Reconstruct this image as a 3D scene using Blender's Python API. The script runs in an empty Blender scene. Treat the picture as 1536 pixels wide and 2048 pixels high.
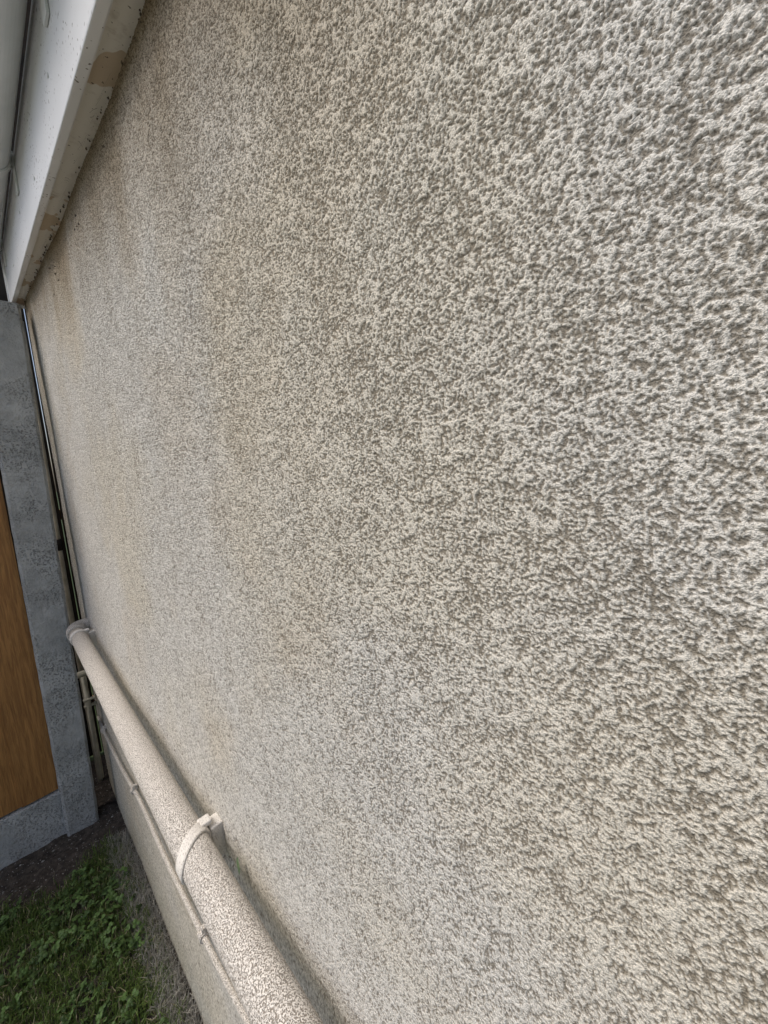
import bpy, math, random
import numpy as np
from mathutils import Vector, Matrix, noise
random.seed(3); rng=np.random.default_rng(5)
sc=bpy.context.scene
sc.view_settings.view_transform='Standard'; sc.view_settings.look='None'; sc.view_settings.exposure=0

D=0.21; H=1.70
# ---------------------------------------------------------------- helpers
def link(o,parent=None):
    sc.collection.objects.link(o)
    if parent is not None: o.parent=parent
    return o
def empty(name):
    e=bpy.data.objects.new(name,None); e.empty_display_size=.1; return link(e)
def mesh_obj(name,verts,faces,mat,parent=None,smooth=False):
    me=bpy.data.meshes.new(name); me.from_pydata([tuple(v) for v in verts],[],faces); me.update()
    if smooth:
        me.polygons.foreach_set('use_smooth',[True]*len(me.polygons))
    if mat: me.materials.append(mat)
    return link(bpy.data.objects.new(name,me),parent)
def bevel(o,w,seg=2):
    m=o.modifiers.new('bevel','BEVEL'); m.width=w; m.segments=seg; m.limit_method='ANGLE'
def box_vf(x0,x1,y0,y1,z0,z1,off=0):
    v=[(x0,y0,z0),(x1,y0,z0),(x1,y1,z0),(x0,y1,z0),(x0,y0,z1),(x1,y0,z1),(x1,y1,z1),(x0,y1,z1)]
    f=[(0,3,2,1),(4,5,6,7),(0,1,5,4),(1,2,6,5),(2,3,7,6),(3,0,4,7)]
    return v,[tuple(i+off for i in q) for q in f]
def box(name,x0,x1,y0,y1,z0,z1,mat,parent=None,bw=0):
    v,f=box_vf(x0,x1,y0,y1,z0,z1); o=mesh_obj(name,v,f,mat,parent)
    if bw: bevel(o,bw)
    return o
def boxes(name,lst,mat,parent=None,bw=0):
    V=[];F=[]
    for b in lst:
        v,f=box_vf(*b,off=len(V)); V+=v;F+=f
    o=mesh_obj(name,V,F,mat,parent)
    if bw: bevel(o,bw)
    return o
def zl(x): return 2.285+.153*(x-.57)
def prism(name,prof,xs,mat,parent=None,slope=True,bw=0,smooth=False,closed=True):
    V=[];F=[];n=len(prof)
    for x in xs:
        for (y,z) in prof: V.append((x,y,z+(zl(x) if slope else 0)))
    for i in range(len(xs)-1):
        for j in range(n if closed else n-1):
            k=(j+1)%n
            F.append((i*n+j,i*n+k,(i+1)*n+k,(i+1)*n+j))
    if closed:
        F.append(tuple(range(n))[::-1]); F.append(tuple((len(xs)-1)*n+j for j in range(n)))
    o=mesh_obj(name,V,F,mat,parent,smooth)
    if bw: bevel(o,bw)
    return o
def tube(name,pts,r,mat,parent=None,seg=24,caps=True):
    pts=[Vector(p) for p in pts]
    rr=r if isinstance(r,(list,tuple)) else [r]*len(pts)
    V=[];F=[]
    t=(pts[1]-pts[0]).normalized()
    a=t.orthogonal().normalized()
    for i,p in enumerate(pts):
        if i==0: t=(pts[1]-pts[0])
        elif i==len(pts)-1: t=(pts[-1]-pts[-2])
        else: t=(pts[i+1]-pts[i]).normalized()+(pts[i]-pts[i-1]).normalized()
        t.normalize()
        a=(a-t*a.dot(t)).normalized(); b=t.cross(a)
        for j in range(seg):
            th=2*math.pi*j/seg
            V.append(p+(a*math.cos(th)+b*math.sin(th))*rr[i])
    for i in range(len(pts)-1):
        for j in range(seg):
            k=(j+1)%seg
            F.append((i*seg+j,i*seg+k,(i+1)*seg+k,(i+1)*seg+j))
    o=mesh_obj(name,V,F,mat,parent,True)
    if caps:
        me=o.data
        import bmesh
        bm=bmesh.new(); bm.from_mesh(me); bm.verts.ensure_lookup_table()
        n=len(pts)
        f1=bm.faces.new([bm.verts[j] for j in range(seg)][::-1]); f2=bm.faces.new([bm.verts[(n-1)*seg+j] for j in range(seg)])
        f1.smooth=False;f2.smooth=False
        bm.to_mesh(me); bm.free()
    return o

class NT:
    def __init__(s,name):
        s.m=bpy.data.materials.new(name); s.m.use_nodes=True; s.t=s.m.node_tree
        s.b=s.t.nodes['Principled BSDF']; s.out=s.t.nodes['Material Output']
        s.tc=s.t.nodes.new('ShaderNodeTexCoord')
        s.obj=s.tc.outputs['Object']
    def n(s,typ,**kw):
        nd=s.t.nodes.new(typ)
        for k,v in kw.items(): setattr(nd,k,v)
        return nd
    def l(s,a,b): s.t.links.new(a,b)
    def noise(s,scale,detail=2,rough=.5,vec=None,dist=0):
        nd=s.n('ShaderNodeTexNoise'); nd.inputs['Scale'].default_value=scale; nd.inputs['Detail'].default_value=detail
        nd.inputs['Roughness'].default_value=rough; nd.inputs['Distortion'].default_value=dist
        s.l(vec or s.obj,nd.inputs['Vector']); return nd.outputs['Fac']
    def mapv(s,scale):
        nd=s.n('ShaderNodeMapping'); nd.inputs['Scale'].default_value=scale; s.l(s.obj,nd.inputs['Vector']); return nd.outputs[0]
    def mr(s,v,a,b,c=0,d=1,smooth=True):
        nd=s.n('ShaderNodeMapRange'); nd.interpolation_type='SMOOTHSTEP' if smooth else 'LINEAR'
        s.set(v,nd.inputs[0]); s.set(a,nd.inputs[1]); s.set(b,nd.inputs[2]); s.set(c,nd.inputs[3]); s.set(d,nd.inputs[4])
        return nd.outputs[0]
    def set(s,v,i):
        if isinstance(v,(int,float)): i.default_value=v
        elif isinstance(v,tuple): i.default_value=(*v,1) if len(v)==3 else v
        else: s.l(v,i)
    def math(s,op,a,b=0,c=0):
        nd=s.n('ShaderNodeMath',operation=op); s.set(a,nd.inputs[0]); s.set(b,nd.inputs[1]); s.set(c,nd.inputs[2]); return nd.outputs[0]
    def mix(s,f,a,b,mode='MIX'):
        nd=s.n('ShaderNodeMix',data_type='RGBA',blend_type=mode)
        s.set(f,nd.inputs[0]); s.set(a,nd.inputs[6]); s.set(b,nd.inputs[7]); return nd.outputs[2]
    def col(s,v): s.set(v,s.b.inputs['Base Color'])
    def rough(s,v): s.set(v,s.b.inputs['Roughness'])
    def bump(s,h,dist,strength=1):
        nd=s.n('ShaderNodeBump'); nd.inputs['Distance'].default_value=dist; nd.inputs['Strength'].default_value=strength
        s.l(h,nd.inputs['Height']); s.l(nd.outputs[0],s.b.inputs['Normal'])

# ---------------------------------------------------------------- materials
def wall_mat():
    m=NT('wall_render_mat')
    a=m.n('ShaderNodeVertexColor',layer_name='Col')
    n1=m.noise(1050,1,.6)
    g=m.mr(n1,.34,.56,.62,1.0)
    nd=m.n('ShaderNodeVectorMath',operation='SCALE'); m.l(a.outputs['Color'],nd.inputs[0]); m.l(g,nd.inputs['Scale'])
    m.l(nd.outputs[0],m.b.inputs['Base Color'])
    m.bump(n1,.0008)
    m.rough(.95); m.b.inputs['Specular IOR Level'].default_value=.15
    return m.m
M_wall=wall_mat()
def speckle(name,scale,light,dark,thr,depth):
    m=NT(name); n1=m.noise(scale,2,.7); h=m.mr(n1,thr-.08,thr+.08)
    m.col(m.mix(h,dark,light)); m.bump(h,depth); m.rough(.85); m.b.inputs['Specular IOR Level'].default_value=.25; return m.m
M_wallflat=speckle('wall_side_mat',500,(.68,.66,.6),(.3,.28,.24),.5,.0015)
M_pipe=speckle('painted_pipe_mat',500,(.86,.81,.735),(.33,.285,.235),.46,.0011)
M_strap=speckle('painted_strap_mat',500,(.86,.82,.75),(.50,.45,.39),.40,.0005)

def white_paint():
    m=NT('white_paint_mat')
    c=m.mix(m.mr(m.noise(5,3,.6,vec=m.mapv((.4,1,1))),.35,.7),(.84,.86,.87),(.74,.76,.77))
    spk=m.mr(m.noise(130,1,.6),.66,.71)
    msk=m.mr(m.noise(6,2),.42,.60)
    c=m.mix(m.math('MULTIPLY',spk,msk),c,(.15,.14,.12))
    m.col(c); m.rough(.45)
    return m.m
M_white=white_paint()
def soffit_mat():
    m=NT('peeling_soffit_mat')
    pe=m.mr(m.noise(9,3,.5,vec=m.mapv((.7,1.5,1))),.53,.54)
    c=m.mix(pe,(.82,.80,.73),(.60,.50,.37))
    gr=m.mr(m.noise(25,4,.7),.55,.8,0,.5)
    c=m.mix(gr,c,(.25,.19,.12))
    spk=m.mr(m.noise(150,2,.6),.68,.74); c=m.mix(spk,c,(.10,.08,.06))
    m.col(c); m.rough(.7); m.bump(pe,-.001,.8); return m.m
M_soffit=soffit_mat()
def plain(name,c1,c2,scale,rough,b=.001,bs=60):
    m=NT(name); m.col(m.mix(m.mr(m.noise(scale,3,.6),.3,.7),c1,c2)); m.rough(rough); m.bump(m.noise(bs,3,.6),b); return m.m
M_gutter=plain('grey_white_plastic_mat',(.84,.86,.85),(.74,.76,.75),6,.35,.0004)
M_dark=plain('near_black_mat',(.035,.03,.025),(.015,.012,.01),20,.9)  # near-black tone on the wall plug and riser collar
M_debris=plain('cobweb_dirt_mat',(.16,.13,.09),(.06,.05,.04),60,.95)
M_cream=plain('cream_pipe_mat',(.74,.70,.58),(.52,.49,.39),14,.6,.0006)
M_roof=plain('roof_tile_mat',(.16,.12,.10),(.09,.08,.075),5,.85,.003)
def concrete():
    m=NT('concrete_mat')
    c=m.mix(m.mr(m.noise(7,5,.7),.3,.7),(.44,.445,.435),(.66,.66,.64))
    pit=m.mr(m.noise(170,2,.6),.54,.64); zone=m.mr(m.noise(5,2,.5),.36,.50)
    p=m.math('MULTIPLY',pit,zone)
    c=m.mix(m.math('MULTIPLY',p,.8),c,(.25,.24,.225))
    blot=m.mr(m.noise(30,3,.7),.5,.75,0,.5); c=m.mix(blot,c,(.36,.35,.325))
    m.col(c); m.rough(.85)
    h=m.math('SUBTRACT',m.math('MULTIPLY',m.noise(60,5,.75),2.2),p)
    m.bump(h,.0055); return m.m
M_conc=concrete()
def wood():
    m=NT('stained_fence_wood_mat')
    g=m.noise(14,4,.65,vec=m.mapv((1,6,.45)),dist=.8)
    c=m.mix(m.mr(g,.3,.7),(.50,.245,.075),(.29,.13,.038))
    gl=m.noise(70,2,.5,vec=m.mapv((1,3.5,.12)),dist=1.5)
    c=m.mix(m.mr(gl,.5,.68,0,.5),c,(.18,.08,.022))
    vo=m.n('ShaderNodeTexVoronoi'); vo.inputs['Scale'].default_value=7; m.l(m.mapv((0,1.3,.8)),vo.inputs['Vector'])
    kn=m.mr(vo.outputs['Distance'],.06,.12,1,0); c=m.mix(m.math('MULTIPLY',kn,.75),c,(.10,.04,.015))
    m.col(c); m.rough(.6); m.bump(m.noise(60,3,.6,vec=m.mapv((1,5,.25))),.0012); return m.m
M_wood=wood()
def soil():
    m=NT('soil_mat')
    c=m.mix(m.mr(m.noise(40,4,.7),.35,.7),(.035,.028,.022),(.10,.082,.066))
    ch=m.mr(m.noise(110,1,.6),.69,.72); c=m.mix(ch,c,(.38,.36,.33))
    m.col(c); m.rough(.95); m.bump(m.noise(120,4,.7),.006); return m.m
M_soil=soil()
M_ground=plain('ground_mat',(.035,.065,.016),(.06,.09,.025),2,.95,.02,40)
def bounce_paving():
    m=NT('bounce_paving_mat')
    br=m.n('ShaderNodeTexBrick'); br.offset=.5; br.inputs['Scale'].default_value=1; br.inputs['Brick Width'].default_value=.6; br.inputs['Row Height'].default_value=.6
    br.inputs['Mortar Size'].default_value=.008; m.l(m.obj,br.inputs['Vector'])
    m.set((.48,.46,.42),br.inputs['Color1']); m.set((.42,.41,.38),br.inputs['Color2']); m.set((.10,.09,.08),br.inputs['Mortar'])
    m.col(m.mix(m.mr(m.noise(9,4,.6),.4,.8,0,.4),br.outputs[0],(.28,.27,.24))); m.rough(.9); return m.m
def grass_m(name):
    m=NT(name); a=m.n('ShaderNodeVertexColor',layer_name='Col')
    m.col(a.outputs[0]); m.rough(.5)
    m.b.inputs['Specular IOR Level'].default_value=.3
    tr=m.n('ShaderNodeBsdfTranslucent'); m.l(a.outputs[0],tr.inputs[0])
    ms=m.n('ShaderNodeMixShader'); ms.inputs[0].default_value=.2
    m.l(m.b.outputs[0],ms.inputs[1]); m.l(tr.outputs[0],ms.inputs[2]); m.l(ms.outputs[0],m.out.inputs[0])
    return m.m
M_grass=grass_m('grass_blade_mat')

# ---------------------------------------------------------------- house
house=empty('rendered_house')
XE=2.62; X0=-1.6
def steps(a,b,fn):
    out=[a]
    while out[-1]<b: out.append(out[-1]+fn(out[-1]))
    out[-1]=b; return np.array(out)
xs=steps(X0,XE,lambda x: min(.0032,.00066+.0033*max(0,x-.30)) if x>-.03 else min(.006,.00066+.03*(-.03-x)))
zs=steps(-.05,2.62,lambda z: .00080 if z>1.0 else .0026)
nx,nz=len(xs),len(zs)
print('WALL',nx,nz,nx*nz)
X,Z=np.meshgrid(xs.astype(np.float32),zs.astype(np.float32))
ztop=2.285+.153*(X-.57)+.012
Z=np.where(Z>1.0,1.0+(Z-1.0)*(ztop-1.0)/1.62,Z).astype(np.float32)
def vnoise(px,pz,cell,seed):
    r=np.random.default_rng(seed)
    u=((px+2.0)/cell).astype(np.float32); v=((pz+1.5)/cell).astype(np.float32)
    W=int(u.max())+3; Hh=int(v.max())+3
    T=r.random((Hh,W),dtype=np.float32)
    ui=u.astype(np.int32); vi=v.astype(np.int32); fu=u-ui; fv=v-vi
    fu=fu*fu*(3-2*fu); fv=fv*fv*(3-2*fv)
    return ((T[vi,ui]*(1-fu)+T[vi,ui+1]*fu)*(1-fv)+(T[vi+1,ui]*(1-fu)+T[vi+1,ui+1]*fu)*fv).astype(np.float32)
def fbm(cell,oct_,seed,sx=1,sz=1,g=.55):
    s=0;a=1;t=0
    for i in range(oct_):
        s=s+a*vnoise(X*sx,Z*sz,cell/2**i,seed+i); t+=a; a*=g
    return s/t
def ss(v,a,b):
    t=np.clip((v-a)/(b-a),0,1); return t*t*(3-2*t)
X1=X*.83+Z*.56+1; Z1=-X*.56+Z*.83+2
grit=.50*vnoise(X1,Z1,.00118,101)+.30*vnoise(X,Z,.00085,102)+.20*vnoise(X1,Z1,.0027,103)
lump=fbm(.0060,2,11)
med=fbm(.05,3,21)
big=fbm(.45,4,31)
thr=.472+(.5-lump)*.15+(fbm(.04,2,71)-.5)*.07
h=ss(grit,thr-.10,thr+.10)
hh=.8*h+.5*(grit-.5)
co=np.zeros((nz,nx,3),dtype=np.float32); co[...,0]=X; co[...,2]=Z
co[...,1]=.0035*np.sin(X*3.1+.4)*np.sin(Z*2.7+1.)+.0015*np.sin(X*9+Z*7)-.0045+(lump-.5)*.0009+(med-.5)*.0012+hh*.00098
hole=np.exp(-(((X-.752)/.020)**2+((Z-.948)/.009)**2)**2)+.8*np.exp(-(((X-.70)/.010)**2+((Z-.965)/.006)**2)**2)
co[...,1]-=.018*hole
L=np.stack([np.full(X.shape,.83),np.full(X.shape,.805),np.full(X.shape,.745)],-1).astype(np.float32)
def mul(L,f,c): return L*(1-f[...,None]*(1-np.array(c,dtype=np.float32)))
L=mul(L,1-h,(.385,.36,.325))  # pits darkened in the colour: crevice dirt plus painted cavity shade
L=mul(L,ss(big,.42,.66),(.985,.955,.89))
L=mul(L,ss(fbm(.30,4,41),.50,.75)*.5,(.96,.90,.82))
L=L*(1+(med-.5)*.06+(lump-.5)*.16)[...,None]
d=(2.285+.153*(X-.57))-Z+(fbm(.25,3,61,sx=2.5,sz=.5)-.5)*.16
L=mul(L,ss(-d,-.32,.02)*.9,(.42,.35,.25))  # brown stain below the eaves, with some eaves shade painted in
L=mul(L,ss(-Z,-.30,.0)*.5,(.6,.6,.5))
L=mul(L,np.clip(hole,0,1),(.12,.10,.08))
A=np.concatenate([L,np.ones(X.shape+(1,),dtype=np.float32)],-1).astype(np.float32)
me=bpy.data.meshes.new('wall')
me.vertices.add(nx*nz); me.vertices.foreach_set('co',co.reshape(-1))
idx=np.arange(nx*nz,dtype=np.int32).reshape(nz,nx)
q=np.stack([idx[:-1,:-1],idx[1:,:-1],idx[1:,1:],idx[:-1,1:]],-1).reshape(-1,4)
nf=len(q)
me.loops.add(nf*4); me.loops.foreach_set('vertex_index',q.reshape(-1))
me.polygons.add(nf); me.polygons.foreach_set('loop_start',np.arange(0,nf*4,4,dtype=np.int32)); me.polygons.foreach_set('loop_total',np.full(nf,4,dtype=np.int32))
me.polygons.foreach_set('use_smooth',np.ones(nf,dtype=bool))
me.update()
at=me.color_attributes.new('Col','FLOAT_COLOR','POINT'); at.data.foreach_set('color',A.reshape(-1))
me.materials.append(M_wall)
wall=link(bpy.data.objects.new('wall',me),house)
del L,A,co,q,idx,grit,lump,med,big,thr,h,hh,X1,Z1,d,hole
pts=[(X0,-.03,-.1),(XE-.001,-.03,-.1),(XE-.001,-.03,zl(XE)),(X0,-.03,zl(X0)),(X0,-4,-.1),(XE-.001,-4,-.1),(XE-.001,-4,zl(XE)),(X0,-4,zl(X0))]
mesh_obj('side_walls',pts,[(0,1,2,3),(1,5,6,2),(5,4,7,6),(4,0,3,7),(3,2,6,7)],M_wallflat,house)
box('corner_return',XE-.004,XE,-.031,-.008,-.1,zl(XE)-.01,M_wallflat,house)

xr=list(np.linspace(X0,2.70,12))
prism('fascia',[(.029,-.008),(.045,-.008),(.045,.235),(.029,.235)],xr,M_white,house,bw=.0025)
prism('soffit',[(-.018,.0),(.0285,.0),(.0285,.012),(-.018,.012)],xr,M_soffit,house)
prism('fascia_end_cap',[(-.03,-.012),(.051,-.012),(.051,.238),(-.03,.238)],[2.7005,2.712],M_white,house,bw=.002)
gp=[];R=.056
for i in range(25):
    a=math.pi+math.pi*i/24; gp.append((.047+R+.006+R*math.cos(a),.225+R*math.sin(a)))
for i in range(24,-1,-1):
    a=math.pi+math.pi*i/24; gp.append((.047+R+.006+(R-.003)*math.cos(a),.225+(R-.003)*math.sin(a)))
prism('gutter',gp,xr,M_gutter,house,smooth=False)
for k,xb in enumerate([-.6,.86,1.62,2.5]):
    bp=[]
    for i in range(17):
        a=math.pi+math.pi*i/16; bp.append((.047+R+.006+(R+.005)*math.cos(a),.225+(R+.005)*math.sin(a)))
    for i in range(16,-1,-1):
        a=math.pi+math.pi*i/16; bp.append((.047+R+.006+(R+.0005)*math.cos(a),.225+(R+.0005)*math.sin(a)))
    prism('gutter_bracket_%d'%(k+1),bp,[xb,xb+.03],M_gutter,house)
    prism('gutter_bracket_plate_%d'%(k+1),[(.0455,.13),(.0505,.13),(.0505,.24),(.0455,.24)],[xb-.003,xb+.033],M_gutter,house,bw=.001)
for k,(xn,zn) in enumerate([(.95,.09),(1.3,.05),(1.7,.10),(2.2,.06)]):
    tube('fascia_nail_%d'%(k+1),[(xn,.044,zl(xn)+zn),(xn,.0468,zl(xn)+zn)],.004,M_gutter,house,12)
for r in range(12):
    y1=.13-.3*r; y0=y1-.33; zb=.245+.12*r
    prism('roof_course_%d'%(r+1),[(y1,zb),(y0,zb+.125),(y0,zb+.145),(y1,zb+.02)],[X0,2.76],M_roof,house)
V=[];F=[]
for i in range(150):
    x=rng.uniform(.5,2.65); s=rng.uniform(.0006,.0020)*(.6+.4*x); z=zl(x)-abs(rng.normal(0,.005)); y=rng.uniform(-.001,.004)
    if rng.random()<.5: x=rng.choice([.8,1.15,1.6])+rng.normal(0,.04); s*=1.5; z-=.004
    o=len(V)
    for dx,dy,dz in [(-1.6,0,0),(1.6,0,.2),(0,1,0),(0,-1,0),(0,0,1.4),(0,.2,-1.6)]:
        V.append((x+dx*s*rng.uniform(.6,1.8),y+dy*s,z+dz*s*rng.uniform(.4,1.8)))
    F+=[(o+a,o+b,o+c) for a,b,c in [(0,2,4),(2,1,4),(1,3,4),(3,0,4),(2,0,5),(1,2,5),(3,1,5),(0,3,5)]]
for i in range(26):
    x=rng.choice([.78,.85,1.15,1.6,.95])+rng.normal(0,.03); z=zl(x)-.001; p=Vector((x,.006,z)); o=len(V)
    dx=rng.normal(0,.006); l=rng.uniform(.006,.03)
    for k in range(5):
        t=k/4; c=p+Vector((dx*t*3+.002*math.sin(k+i),.010*t,-l*t))
        V+=[tuple(c+Vector((-.0005,0,0))),tuple(c+Vector((.0005,0,0)))]
    F+=[(o+2*k,o+2*k+1,o+2*k+3,o+2*k+2) for k in range(4)]
mesh_obj('eaves_debris',V,F,M_debris,house)

# ---------------------------------------------------------------- waste pipe
wp=empty('waste_pipe')
PY,PZ,PR=.052,1.024,.030
tube('pipe_run',[(x,PY,PZ) for x in np.linspace(X0,2.25,30)],PR,M_pipe,wp,40)
arc=[(2.25,PY,PZ)]
for i in range(1,9):
    a=i/8*math.pi/2; arc.append((2.265+.045*math.sin(a),PY-.045*(1-math.cos(a)),PZ))
arc.append((2.31,-.03,PZ))
tube('elbow',arc,.0345,M_pipe,wp,32)
tube('elbow_socket',[(2.212,PY,PZ),(2.214,PY,PZ),(2.245,PY,PZ),(2.248,PY,PZ)],[.034,.0375,.0375,.034],M_pipe,wp,32)
def bracket(nm,xc,w,tilt):
    r1=PR+.0004;r2=PR+.0042
    N=40
    V=[];F=[]
    cs=[(-w/2,r1),(-w/2,r2-.0015),(-w/2+.002,r2),(w/2-.002,r2),(w/2,r2-.0015),(w/2,r1)]
    K=len(cs)
    for i in range(N):
        a=2*math.pi*i/N
        for dx,rr in cs:
            V.append((xc+dx-tilt*math.cos(a),PY+rr*math.cos(a),PZ+rr*math.sin(a)))
    for i in range(N):
        k=(i+1)%N
        for j in range(K-1):
            F.append((i*K+j,k*K+j,k*K+j+1,i*K+j+1))
    mesh_obj(nm+'_strap',V,F,M_strap,wp,False)
    xb=xc+tilt
    boxes(nm+'_base',[(xb-w/2-.002,xb+w/2+.002,-.006,.018,PZ-.056,PZ+.014),(xb-w/2+.003,xb+w/2-.003,.012,.034,PZ+.018,PZ+.028)],M_strap,wp,.003)
bracket('bracket_a',.715,.028,.022)
bracket('bracket_b',2.15,.030,.008)
bracket('bracket_c',-.7,.024,.006)
box('broken_wall_plug',.747,.757,-.018,-.002,.944,.951,M_dark,wp,.002)

# ---------------------------------------------------------------- cable
cab=empty('painted_cable')
def cz(x): return .60-.087*(x-.85)+.006*math.sin(x*5)+.004*math.sin(x*13)
tube('cable',[(x,.010+.002*math.sin(x*7),cz(x)) for x in np.linspace(X0,2.5,90)],.0066,M_pipe,cab,14)
for i,x in enumerate([-.9,-.1,.94,1.66,2.33]):
    tube('clip_%d'%(i+1),[(x-.011,.011,cz(x-.011)),(x+.011,.011,cz(x+.011))],.0105,M_pipe,cab,14)
    box('clip_nail_%d'%(i+1),x-.007,x+.007,-.004,.013,cz(x)+.006,cz(x)+.021,M_pipe,cab,.002)

ris=empty('corner_riser_pipe')
tube('riser',[(2.66,.034,.0),(2.66,.032,1.2),(2.66,.022,2.52)],.012,M_cream,ris,16)
tube('riser_collar',[(2.66,.032,1.36),(2.66,.032,1.42)],.017,M_dark,ris,16)
ov=empty('overflow_pipe')
for i,(x,z,r,l) in enumerate([(2.50,.72,.016,.062),(2.52,.565,.008,.055),(2.53,.525,.008,.055)]):
    tube('stub_%d'%(i+1),[(x,-.01,z),(x,l,z)],r,M_cream,ov,18)
    tube('stub_collar_%d'%(i+1),[(x,.001,z),(x,.012,z)],r*1.35,M_cream,ov,18)
tube('down_leg',[(2.53,.036,.70),(2.53,.036,.10)],.012,M_cream,ov,14)

# ---------------------------------------------------------------- fence
def post(name,x0,x1,ybR,ybL,ytR,ytL,zt):
    V=[];F=[];N=60
    ch=.010
    for i in range(N+1):
        t=i/N; z=-.2+(zt+.2)*t
        yr=ybR+(ytR-ybR)*t; yl=ybL+(ytL-ybL)*t
        j=lambda:random.uniform(-.0012,.0012)
        prof=[(x0+ch,yr),(x0,yr+ch),(x0,yl-ch),(x0+ch,yl),(x1-ch,yl),(x1,yl-ch),(x1,yr+ch),(x1-ch,yr)]
        V+=[(a+j(),b+j(),z) for a,b in prof]
    for i in range(N):
        for k in range(8):
            m=(k+1)%8; F.append((i*8+k,i*8+m,(i+1)*8+m,(i+1)*8+k))
    F.append(tuple(N*8+k for k in range(8))); F.append(tuple(range(8))[::-1])
    return mesh_obj(name,V,F,M_conc)
post('concrete_fence_post',2.35,2.46,.090,.215,.034,.188,2.50)
post('concrete_fence_post',2.35,2.46,2.05,2.175,2.05,2.175,2.4)
box('concrete_gravel_board',2.385,2.435,.205,2.06,-.05,.225,M_conc,None,.006)
fp=empty('wooden_fence_panel')
y=.203
V=[];F=[]
while y<2.05:
    w=.128; x0=2.392
    o=len(V)
    V+=[(x0+.010,y,.235),(x0,y+w+.012,.235),(x0+.014,y+w+.012,.235),(x0+.016,y,.235)]
    V+=[(a,b,2.30) for a,b,_ in V[o:o+4]]
    F+=[(o,o+1,o+5,o+4),(o+1,o+2,o+6,o+5),(o+2,o+3,o+7,o+6),(o+3,o,o+4,o+7),(o,o+3,o+2,o+1),(o+4,o+5,o+6,o+7)]
    y+=w
mesh_obj('boards',V,F,M_wood,fp)
boxes('rails',[(2.412,2.445,.20,2.05,z,z+.05) for z in (.30,1.2,2.1)],M_wood,fp,.003)
box('top_capping',2.38,2.43,.21,2.05,2.3005,2.325,M_wood,fp,.003)
fp2=empty('wooden_fence_panel')
boxes('boards',[(2.95+.004*(i%2),2.968+.004*(i%2),-3.5+.12*i,-3.5+.12*i+.116,0,3.05) for i in range(48)],plain('dark_timber_mat',(.07,.055,.04),(.035,.028,.02),8,.8),fp2,.002)
boxes('rails',[(2.975,3.01,-3.5,2.2,z,z+.06) for z in (.3,1.5,2.8)],M_wood,fp2)

# ---------------------------------------------------------------- ground
mesh_obj('ground',[(-150,-150,-.012),(150,-150,-.012),(150,150,-.012),(-150,150,-.012)],[(0,1,2,3)],M_ground)
box('bounce_paving',-4,3.4,2.25,8,-.06,.012,bounce_paving(),None,.004)  # unseen pale slabs, added to bounce light up onto gutter and eaves
def patch(name,x0,x1,y0,y1,n,m,amp,z0,mat,sc_=18):
    V=[];F=[]
    for i in range(n+1):
        for j in range(m+1):
            x=x0+(x1-x0)*i/n; y=y0+(y1-y0)*j/m
            h=noise.fractal(Vector((x*sc_,y*sc_,3)),.9,2.1,4)*amp
            V.append((x,y,z0+h))
    for i in range(n):
        for j in range(m):
            a=i*(m+1)+j; F.append((a,a+m+1,a+m+2,a+1))
    return mesh_obj(name,V,F,mat,None,True)
patch('soil',-1.2,2.9,-.03,2.2,520,260,.010,.002,M_soil)

def gh(x,y): return .002+noise.fractal(Vector((x*18,y*18,3)),.9,2.1,4)*.010
def blades(N,xr_,yr_,lo,hi,wd,colfn,dens=None,lean=.6):
    V=[];F=[];C=[]
    k=0
    while k<N:
        x=rng.uniform(*xr_); y=rng.uniform(*yr_)
        if dens and rng.random()>dens(x,y): k+=1; continue
        k+=1
        z=gh(x,y)-.002; L=rng.uniform(lo,hi); a=rng.uniform(0,2*math.pi); b=abs(rng.normal(0,lean)); w=rng.uniform(*wd)/2
        dx,dy=math.cos(a),math.sin(a); px,py=-dy*w,dx*w
        s1=L*.5; h1=s1*math.cos(b*.4); r1=s1*math.sin(b*.4)
        h2=h1+s1*math.cos(min(b*1.5,1.9)); r2=r1+s1*math.sin(min(b*1.5,1.9))
        o=len(V)
        V+=[(x-px,y-py,z),(x+px,y+py,z),(x+dx*r1+px*.8,y+dy*r1+py*.8,z+h1),(x+dx*r1-px*.8,y+dy*r1-py*.8,z+h1),(x+dx*r2,y+dy*r2,z+max(h2,.004))]
        F+=[(o,o+1,o+2,o+3),(o+3,o+2,o+4)]
        c=colfn(x,y); C+=[c]*5
    return V,F,C
def add_col(o,C):
    at=o.data.color_attributes.new('Col','FLOAT_COLOR','POINT')
    at.data.foreach_set('color',np.array([(*c,1) for c in C],dtype=np.float32).reshape(-1))
def gcol(x,y):
    r=rng.random(); n=noise.noise(Vector((x*5,y*5,0)))*.5+.5
    g=(.070+.08*r,.120+.095*r,.028+.025*r)
    if rng.random()<.12: return (.36,.33,.20)
    return tuple(v*(.6+.8*n) for v in g)
def gd(x,y):
    n=noise.noise(Vector((x*6,y*6,1)))*.5+.5
    bare=noise.noise(Vector((x*11+3,y*11,5)))
    e=2.08+.05*math.sin(y*17)
    f=1 if x<e else max(0,1-(x-e)/.08)*.4
    if bare<-.32: f*=.3
    g=min(1,max(0,(y+.005-.03*n)/.05))
    return f*g*(.6+.6*n)
V,F,C=blades(120000,(.2,2.25),(.005,1.5),.018,.060,(.0018,.0038),gcol,gd,.75)
V2,F2,C2=blades(9000,(.6,2.15),(.0,.09),.02,.06,(.0012,.0024),lambda x,y:tuple(np.array((.52,.50,.44))*rng.uniform(.4,1.1)),None,1.2)
o=len(V); V+=V2; F+=[tuple(i+o for i in f) for f in F2]; C+=C2
g=mesh_obj('grass',V,F,M_grass); add_col(g,C)
V=[];F=[];C=[]
k=0
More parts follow.
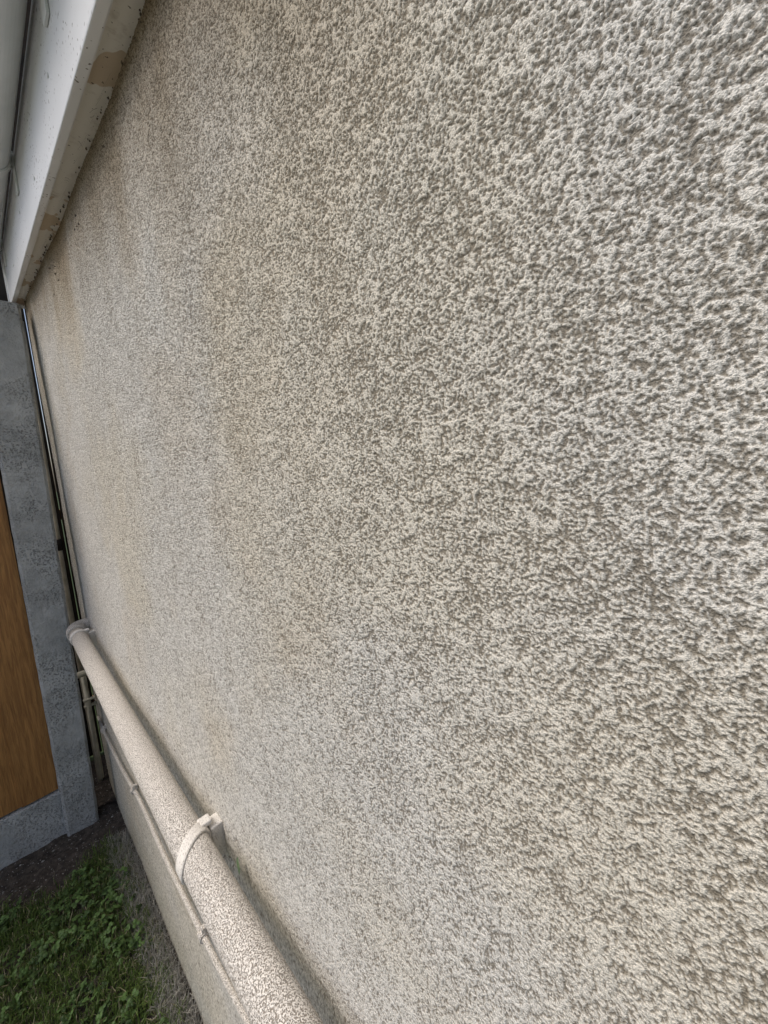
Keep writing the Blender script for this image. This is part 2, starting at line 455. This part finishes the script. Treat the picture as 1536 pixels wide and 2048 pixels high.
while k<6500:
    x=rng.uniform(.5,2.10); y=rng.uniform(.05,1.2); k+=1
    n=noise.noise(Vector((x*7+4,y*7,2)))
    if n<-.05+rng.uniform(-.25,.25): continue
    z=gh(x,y)+rng.uniform(.014,.045); r=rng.uniform(.003,.0085); a0=rng.uniform(0,6.28)
    t=Vector((rng.normal(0,.45),rng.normal(0,.45),1)).normalized(); u=t.orthogonal().normalized(); v=t.cross(u)
    col=np.array((.095,.165,.050))*rng.uniform(.35,1.35)
    for m in range(3):
        a=a0+m*2.094; c0=Vector((x,y,z))+(u*math.cos(a)+v*math.sin(a))*r
        o=len(V); V.append(tuple(c0+t*.001)); C.append(tuple(col*1.1))
        for qq in range(7):
            b=qq/7*6.283; V.append(tuple(c0+(u*math.cos(b)+v*math.sin(b))*r*.95-t*rng.uniform(0,.002))); C.append(tuple(col))
        F+=[(o,o+1+qq,o+1+(qq+1)%7) for qq in range(7)]
cl=mesh_obj('clover_patch',V,F,M_grass); add_col(cl,C)
V=[];F=[]
for i in range(420):
    x=rng.uniform(1.2,2.36); y=rng.uniform(.0,.7) if x>2.05 else rng.uniform(0,.07); s=rng.uniform(.0015,.006)
    z=gh(x,y)+s*.3;o=len(V)
    for d_ in [(-1,0,0),(1,0,0),(0,1,0),(0,-1,0),(0,0,.7),(0,0,-.7)]:
        V.append((x+d_[0]*s*rng.uniform(.7,1.3),y+d_[1]*s*rng.uniform(.7,1.3),z+d_[2]*s))
    F+=[(o+a,o+b,o+c) for a,b,c in [(0,2,4),(2,1,4),(1,3,4),(3,0,4),(2,0,5),(1,2,5),(3,1,5),(0,3,5)]]
mesh_obj('gravel',V,F,plain('stone_chip_mat',(.40,.39,.36),(.16,.15,.13),30,.9))
lv=[];lf=[]
n=8
for i in range(n+1):
    t=i/n; w=.0065*math.sin(math.pi*min(1,t*1.02))**.7
    lx=.634-.002*t; lz=1.034-.034*t
    lv+=[(lx-w,.006+.002*t,lz),(lx,.0045+.003*t,lz),(lx+w,.0065+.001*t,lz)]
for i in range(n):
    a=i*3; lf+=[(a,a+1,a+4,a+3),(a+1,a+2,a+5,a+4)]
mesh_obj('leaf',lv,lf,plain('leaf_mat',(.30,.42,.24),(.18,.27,.14),200,.6))

# ---------------------------------------------------------------- light
w=bpy.data.worlds.new('World'); sc.world=w; w.use_nodes=True
nt=w.node_tree; bg=nt.nodes['Background']; sky=nt.nodes.new('ShaderNodeTexSky'); sky.sky_type='NISHITA'; sky.sun_disc=False
az=math.radians(30); el=math.radians(55)
sky.sun_elevation=el; sky.sun_rotation=az
sky.air_density=1.0; sky.dust_density=4.0
nt.links.new(sky.outputs[0],bg.inputs[0]); bg.inputs[1].default_value=.15
sd=bpy.data.lights.new('sun','SUN'); sd.energy=1.45; sd.angle=math.radians(32); sd.color=(1,.965,.91)
so=bpy.data.objects.new('sun',sd); link(so)
dirv=Vector((math.sin(az)*math.cos(el),math.cos(az)*math.cos(el),math.sin(el)))
so.rotation_euler=dirv.to_track_quat('Z','Y').to_euler(); so.location=(0,3,6)

# ---------------------------------------------------------------- camera
cd=bpy.data.cameras.new('camera'); cam=bpy.data.objects.new('camera',cd); link(cam)
cd.sensor_fit='HORIZONTAL'; cd.sensor_width=36; cd.lens=36*770/1536; cd.clip_start=.005; cd.clip_end=600
f=Vector((.7075,-.6954,-.1265)).normalized(); r=Vector((-.7056,-.7052,-.0702)); r=(r-f*r.dot(f)).normalized(); u=r.cross(f)
M=Matrix((( r.x,u.x,-f.x,0),(r.y,u.y,-f.y,D),(r.z,u.z,-f.z,H),(0,0,0,1)))
cam.matrix_world=M
sc.camera=cam
